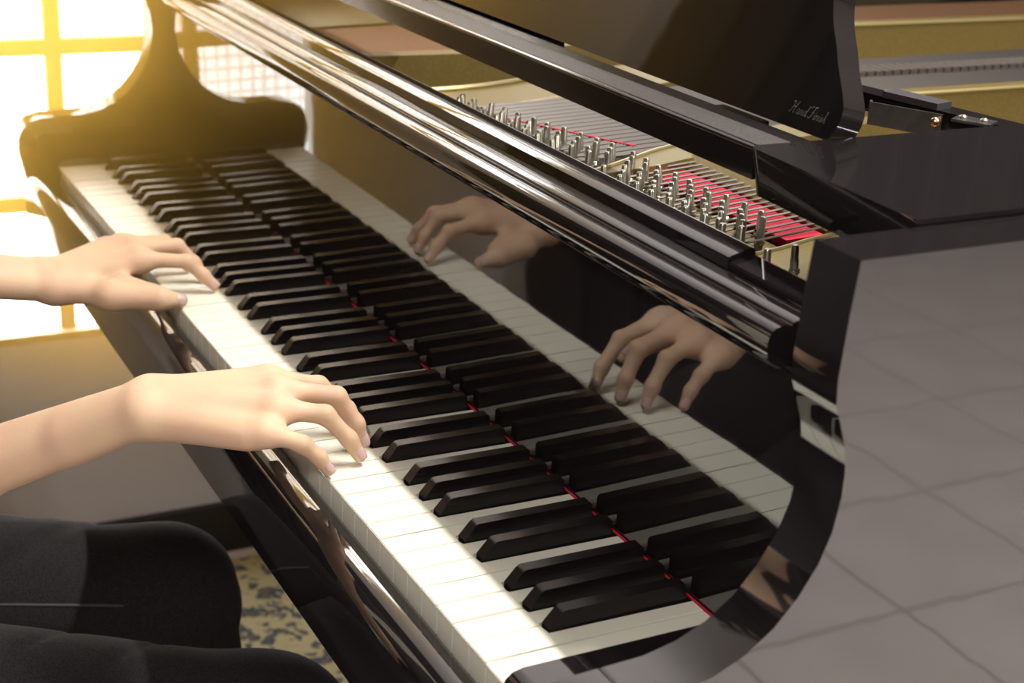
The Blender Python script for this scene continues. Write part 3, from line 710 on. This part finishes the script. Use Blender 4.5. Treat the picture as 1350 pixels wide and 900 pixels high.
RH = dict(w=(-.3725, -.112, .040), e=(-.5260, -.335, -.088), wr=.0158,
          f=[[(-.398, -.060, .026), (-.404, -.026, .0145), (-.399, -.006, .0085)],
             [(-.364, -.019, .052), (-.3630, .021, .0420), (-.3570, .042, .0215), (-.352, .0510, .0072)],
             [(-.341, -.021, .053), (-.3300, .023, .0455), (-.3255, .037, .0230), (-.3245, .0425, .0072)],
             [(-.322, -.028, .047), (-.3115, .007, .0405), (-.3050, .0235, .0210), (-.3020, .0310, .0072)],
             [(-.306, -.042, .038), (-.2945, -.017, .0280), (-.2915, -.0055, .0170), (-.2890, .0010, .0066)]],
          r=[[.0104, .0084, .0070], [.0082, .0069, .0063, .0054], [.0086, .0073, .0064, .0054], [.0083, .0070, .0061, .0052], [.0076, .0062, .0055, .0049]])
person = root('pianist', (-.56, -.42, FZ), 'seated pianist in black trousers and cardigan, both hands on the keys', 'person')
hl = hand(LH, -1); hr = hand(RH, 1)
# trunk, upper arms, neck, head, legs: one body surface (8 mm)
BX = -.59
hipz = -.17
P, xs = grid_for((-1.0, -.80, FZ - .01), (-.14, .18, .80), .010)
B = cone(P, (BX - .05, -.53, -.16), (BX - .03, -.515, .18), .105, .115, (1.25, .85, 1)); B = smin(B, cone(P, (BX + .06, -.53, -.16), (BX + .03, -.515, .18), .105, .115, (1.25, .85, 1)), .06)
for s, eb in ((1, RH['e']), (-1, LH['e'])):
    sh = (BX + s * .165, -.51, .24)
    B = smin(B, cone(P, (BX, -.515, .22), sh, .085, .058), .05); B = smin(B, cone(P, sh, eb, .050, .034), .03)
B = smin(B, cone(P, (BX, -.505, .25), (BX + .004, -.47, .40), .055, .050), .03)
hd = (BX + .005, -.435, .50)
B = smin(B, ell(P, hd, (.076, .096, .112)), .03); B = smin(B, ell(P, (hd[0], hd[1] + .045, hd[2] - .055), (.048, .052, .055)), .02)
legs = (((BX - .095, -.52, -.190), (-.640, -.035, -.284), (-.652, .020, -.64)), ((BX + .085, -.52, -.185), (-.400, -.008, -.296), (-.405, .040, -.64)))
for hp, kn_, an in legs:
    B = smin(B, cone(P, hp, kn_, .075, .052), .03); B = smin(B, cone(P, kn_, an, .048, .034), .02)
    B = smin(B, cone(P, (an[0], an[1] - .02, FZ + .045), (an[0], an[1] + .14, FZ + .038), .032, .026), .02)
body = surfnet(B, xs, .010)
# head detail at a finer pitch, same mesh
P, xs = grid_for((hd[0] - .10, hd[1] - .13, hd[2] - .15), (hd[0] + .10, hd[1] + .15, hd[2] + .13), .0035)
Hd = smin(ell(P, hd, (.078, .098, .114)), ell(P, (hd[0], hd[1] + .042, hd[2] - .055), (.050, .054, .058)), .025)
Hd = smin(Hd, cone(P, (hd[0], hd[1] + .094, hd[2] + .012), (hd[0], hd[1] + .108, hd[2] - .026), .007, .011), .010)
Hd = smin(Hd, cone(P, (hd[0] - .014, hd[1] + .090, hd[2] - .052), (hd[0] + .014, hd[1] + .090, hd[2] - .052), .008, .008), .008)
for s in (-1, 1):
    Hd = np.maximum(Hd, -ell(P, (hd[0] + s * .031, hd[1] + .097, hd[2] + .010), (.016, .012, .010)))
    Hd = smin(Hd, ell(P, (hd[0] + s * .080, hd[1] - .002, hd[2] - .005), (.008, .018, .030)), .006)
    Hd = smin(Hd, cone(P, (hd[0] + s * .014, hd[1] + .097, hd[2] + .030), (hd[0] + s * .045, hd[1] + .088, hd[2] + .030), .006, .005), .008)
head = surfnet(Hd, xs, .0035)
body_o = net_mesh('body', [hl, hr, body, head], M['skin'], person, relax=3)
for s in (-1, 1):
    bm = bmesh.new(); bmesh.ops.create_uvsphere(bm, u_segments=14, v_segments=10, radius=.011, matrix=Matrix.Translation((hd[0] + s * .031, hd[1] + .084, hd[2] + .010)))
    ey = finish('eye', bm, M['eye_white'], person, smooth=True)
    bm = bmesh.new(); bmesh.ops.create_uvsphere(bm, u_segments=12, v_segments=8, radius=.0055, matrix=Matrix.Translation((hd[0] + s * .031, hd[1] + .0905, hd[2] + .007)))
    finish('iris', bm, M['eye_dark'], ey, smooth=True)
# hair: cap plus a tail down the back
P, xs = grid_for((hd[0] - .12, hd[1] - .16, hd[2] - .30), (hd[0] + .12, hd[1] + .13, hd[2] + .15), .006)
Ha = ell(P, (hd[0], hd[1] - .008, hd[2] + .012), (.088, .106, .118))
Ha = np.maximum(Ha, -(P[2] - (hd[2] + .052) + 1.2 * np.minimum(0, (hd[1] + .045 - P[1])) * 1.0) * .0 - 9)
cut = np.maximum(P[1] - (hd[1] + .040), (hd[2] + .045) - P[2])          # open the face
Ha = np.maximum(Ha, -np.maximum(-(P[1] - (hd[1] + .030)), P[2] - (hd[2] + .062)))
Ha = smin(Ha, cone(P, (hd[0], hd[1] - .085, hd[2] - .01), (hd[0], hd[1] - .105, hd[2] - .24), .045, .022), .03)
net_mesh('hair', [surfnet(Ha, xs, .006)], M['hair'], person, relax=2)
# finger nails
def nail(c, tip, up, w, l):
    c = Vector(c); t = Vector(tip).normalized(); u = Vector(up); u = (u - t * u.dot(t)).normalized(); s = t.cross(u)
    bm = bmesh.new(); n1, n2 = 8, 6; g_ = []
    for i in range(n2 + 1):
        row = []
        for j in range(n1 + 1):
            a = (i / n2 - .5) * 2; b_ = (j / n1 - .5) * 2
            ww = w * (1 - .25 * max(0, a) ** 3 - .2 * max(0, -a) ** 4)
            row.append(bm.verts.new(c + t * (a * l) + s * (math.sin(b_ * 1.15) / math.sin(1.15) * ww) + u * ((math.cos(b_ * 1.15) - 1) * w * .85 - .10 * l * a * a)))
        g_.append(row)
    for i in range(n2):
        for j in range(n1): bm.faces.new((g_[i][j], g_[i + 1][j], g_[i + 1][j + 1], g_[i][j + 1]))
    bmesh.ops.solidify(bm, geom=list(bm.faces), thickness=.0005)
    finish('fingernail', bm, M['nail'], body_o, smooth=True, auto=False)
for J in (RH, LH):
    for k, f in enumerate(J['f']):
        a, b_ = Vector(f[-2]), Vector(f[-1]); d = (b_ - a).normalized(); r = J['r'][k]
        up = (Vector((.80, .35, .45)) if k else Vector((.8, 0, .6))) if J is RH else (Vector((.15, .85, .4)) if k else Vector((.82, -.25, .50)))
        up = (up - d * up.dot(d)).normalized()
        c = a.lerp(b_, .86) + up * (r[-1] * 1.0 + .0007)
        nail(c, d, up, r[-1] * .80, r[-1] * 1.02)
# trousers (5 mm), with drag folds
P, xs = grid_for((-.86, -.70, FZ + .02), (-.20, .13, -.02), .0055)
Tr = cone(P, (BX - .07, -.545, -.14), (BX + .07, -.545, -.14), .135, .135, (1, 1, .95))
for q, (hp, kn_, an) in enumerate(legs):
    d = cone(P, hp, kn_, .090, .0660); d = smin(d, cone(P, kn_, (an[0], an[1], an[2] + .02), .0640, .060), .035)
    Tr = smin(Tr, d, .025)
X, Y, Z = P
ph = 105 * (X * .80 + Y * .50 - Z * .15) + 2.2 * np.sin(14 * Y + 9 * X)
crease = -1.5 * np.exp(-np.sin(ph * .42) ** 2 / .05) - .3 * np.exp(-np.sin(ph * .9 + 1) ** 2 / .08) + .35
fold = .0042 * crease * np.clip((-.03 - Y) * 7, 0, 1) * (.55 + .45 * np.sin(23 * X + 11 * Y)) + .0026 * (np.abs(np.sin(60 * (Z + .5 * Y) + 6 * X)) - .6) * np.exp(-((Y - .01) / .07) ** 2)
Tr = Tr - fold
trs = net_mesh('trousers', [surfnet(Tr, xs, .0055)], M['denim'], person, relax=2)
for q, (hp, kn_, an) in enumerate(legs):
    pts = []
    for i in range(14):
        t = i / 13; c = np.array(hp) * (1 - t) + np.array(kn_) * t; r = .090 * (1 - t) + .066 * t
        pts.append((c[0] + r * .93, c[1], c[2] + r * .36 + .0004))
    tube('trouser_seam', pts, .0014, M['denim_seam'], trs, 6)
# shirt: loose, short sleeves ending above the elbows, hem on the lap
P, xs = grid_for((-.98, -.76, -.27), (-.16, -.24, .34), .008)
Sh = cone(P, (BX - .05, -.52, -.20), (BX - .03, -.515, .17), .150, .128, (1.12, .88, 1)); Sh = smin(Sh, cone(P, (BX + .05, -.52, -.20), (BX + .03, -.515, .17), .150, .128, (1.12, .88, 1)), .06)
for s, eb in ((1, RH['e']), (-1, LH['e'])):
    sh = np.array((BX + s * .168, -.51, .24)); eb = np.array(eb)
    Sh = smin(Sh, cone(P, (BX, -.515, .215), sh, .095, .070), .05); Sh = smin(Sh, cone(P, sh, sh * .30 + eb * .70, .066, .054), .03)
X, Y, Z = P; Sh = Sh + .004 * np.sin(34 * X + 10 * np.sin(6 * Z)) * np.clip(-Z * 5 + .4, 0, 1) + .002 * np.sin(60 * Z + 40 * Y)
Sh = np.maximum(Sh, -.255 - Z + .02 * np.sin(12 * X))
net_mesh('shirt', [surfnet(Sh, xs, .008)], M['shirt'], person, relax=2)
P, xs = grid_for((-1.0, -.78, -.17), (-.14, -.22, .36), .008)
Cd = cone(P, (BX - .05, -.52, -.20), (BX - .03, -.515, .17), .158, .136, (1.12, .88, 1)); Cd = smin(Cd, cone(P, (BX + .05, -.52, -.20), (BX + .03, -.515, .17), .158, .136, (1.12, .88, 1)), .06)
for s_, eb in ((1, RH['e']), (-1, LH['e'])):
    sh = np.array((BX + s_ * .168, -.51, .24)); eb = np.array(eb)
    Cd = smin(Cd, cone(P, (BX, -.515, .215), sh, .101, .077), .05); Cd = smin(Cd, cone(P, sh, sh * .26 + eb * .74, .073, .061), .03)
X, Y, Z = P; Cd = Cd + .003 * np.sin(40 * X + 8 * Z) * np.clip(-Z * 5 + .4, 0, 1)
slot = np.maximum(np.abs(X - BX) - (.050 - .04 * Z), -.52 - Y)
Cd = np.maximum(Cd, -slot); Cd = np.maximum(Cd, -.150 - Z)
net_mesh('cardigan', [surfnet(Cd, xs, .008)], M['cardigan'], person, relax=2)
for hp, kn_, an in legs:
    P, xs = grid_for((an[0] - .07, an[1] - .09, FZ), (an[0] + .07, an[1] + .23, FZ + .13), .005)
    S_ = smin(cone(P, (an[0], an[1] - .02, FZ + .052), (an[0], an[1] + .15, FZ + .040), .043, .036, (1, 1, .9)), cone(P, (an[0], an[1] - .02, FZ + .05), (an[0], an[1] - .005, FZ + .09), .040, .040), .02)
    S_ = np.maximum(S_, FZ + .009 - P[2])
    net_mesh('shoe', [surfnet(S_, xs, .005)], M['shoe'], person, relax=2)
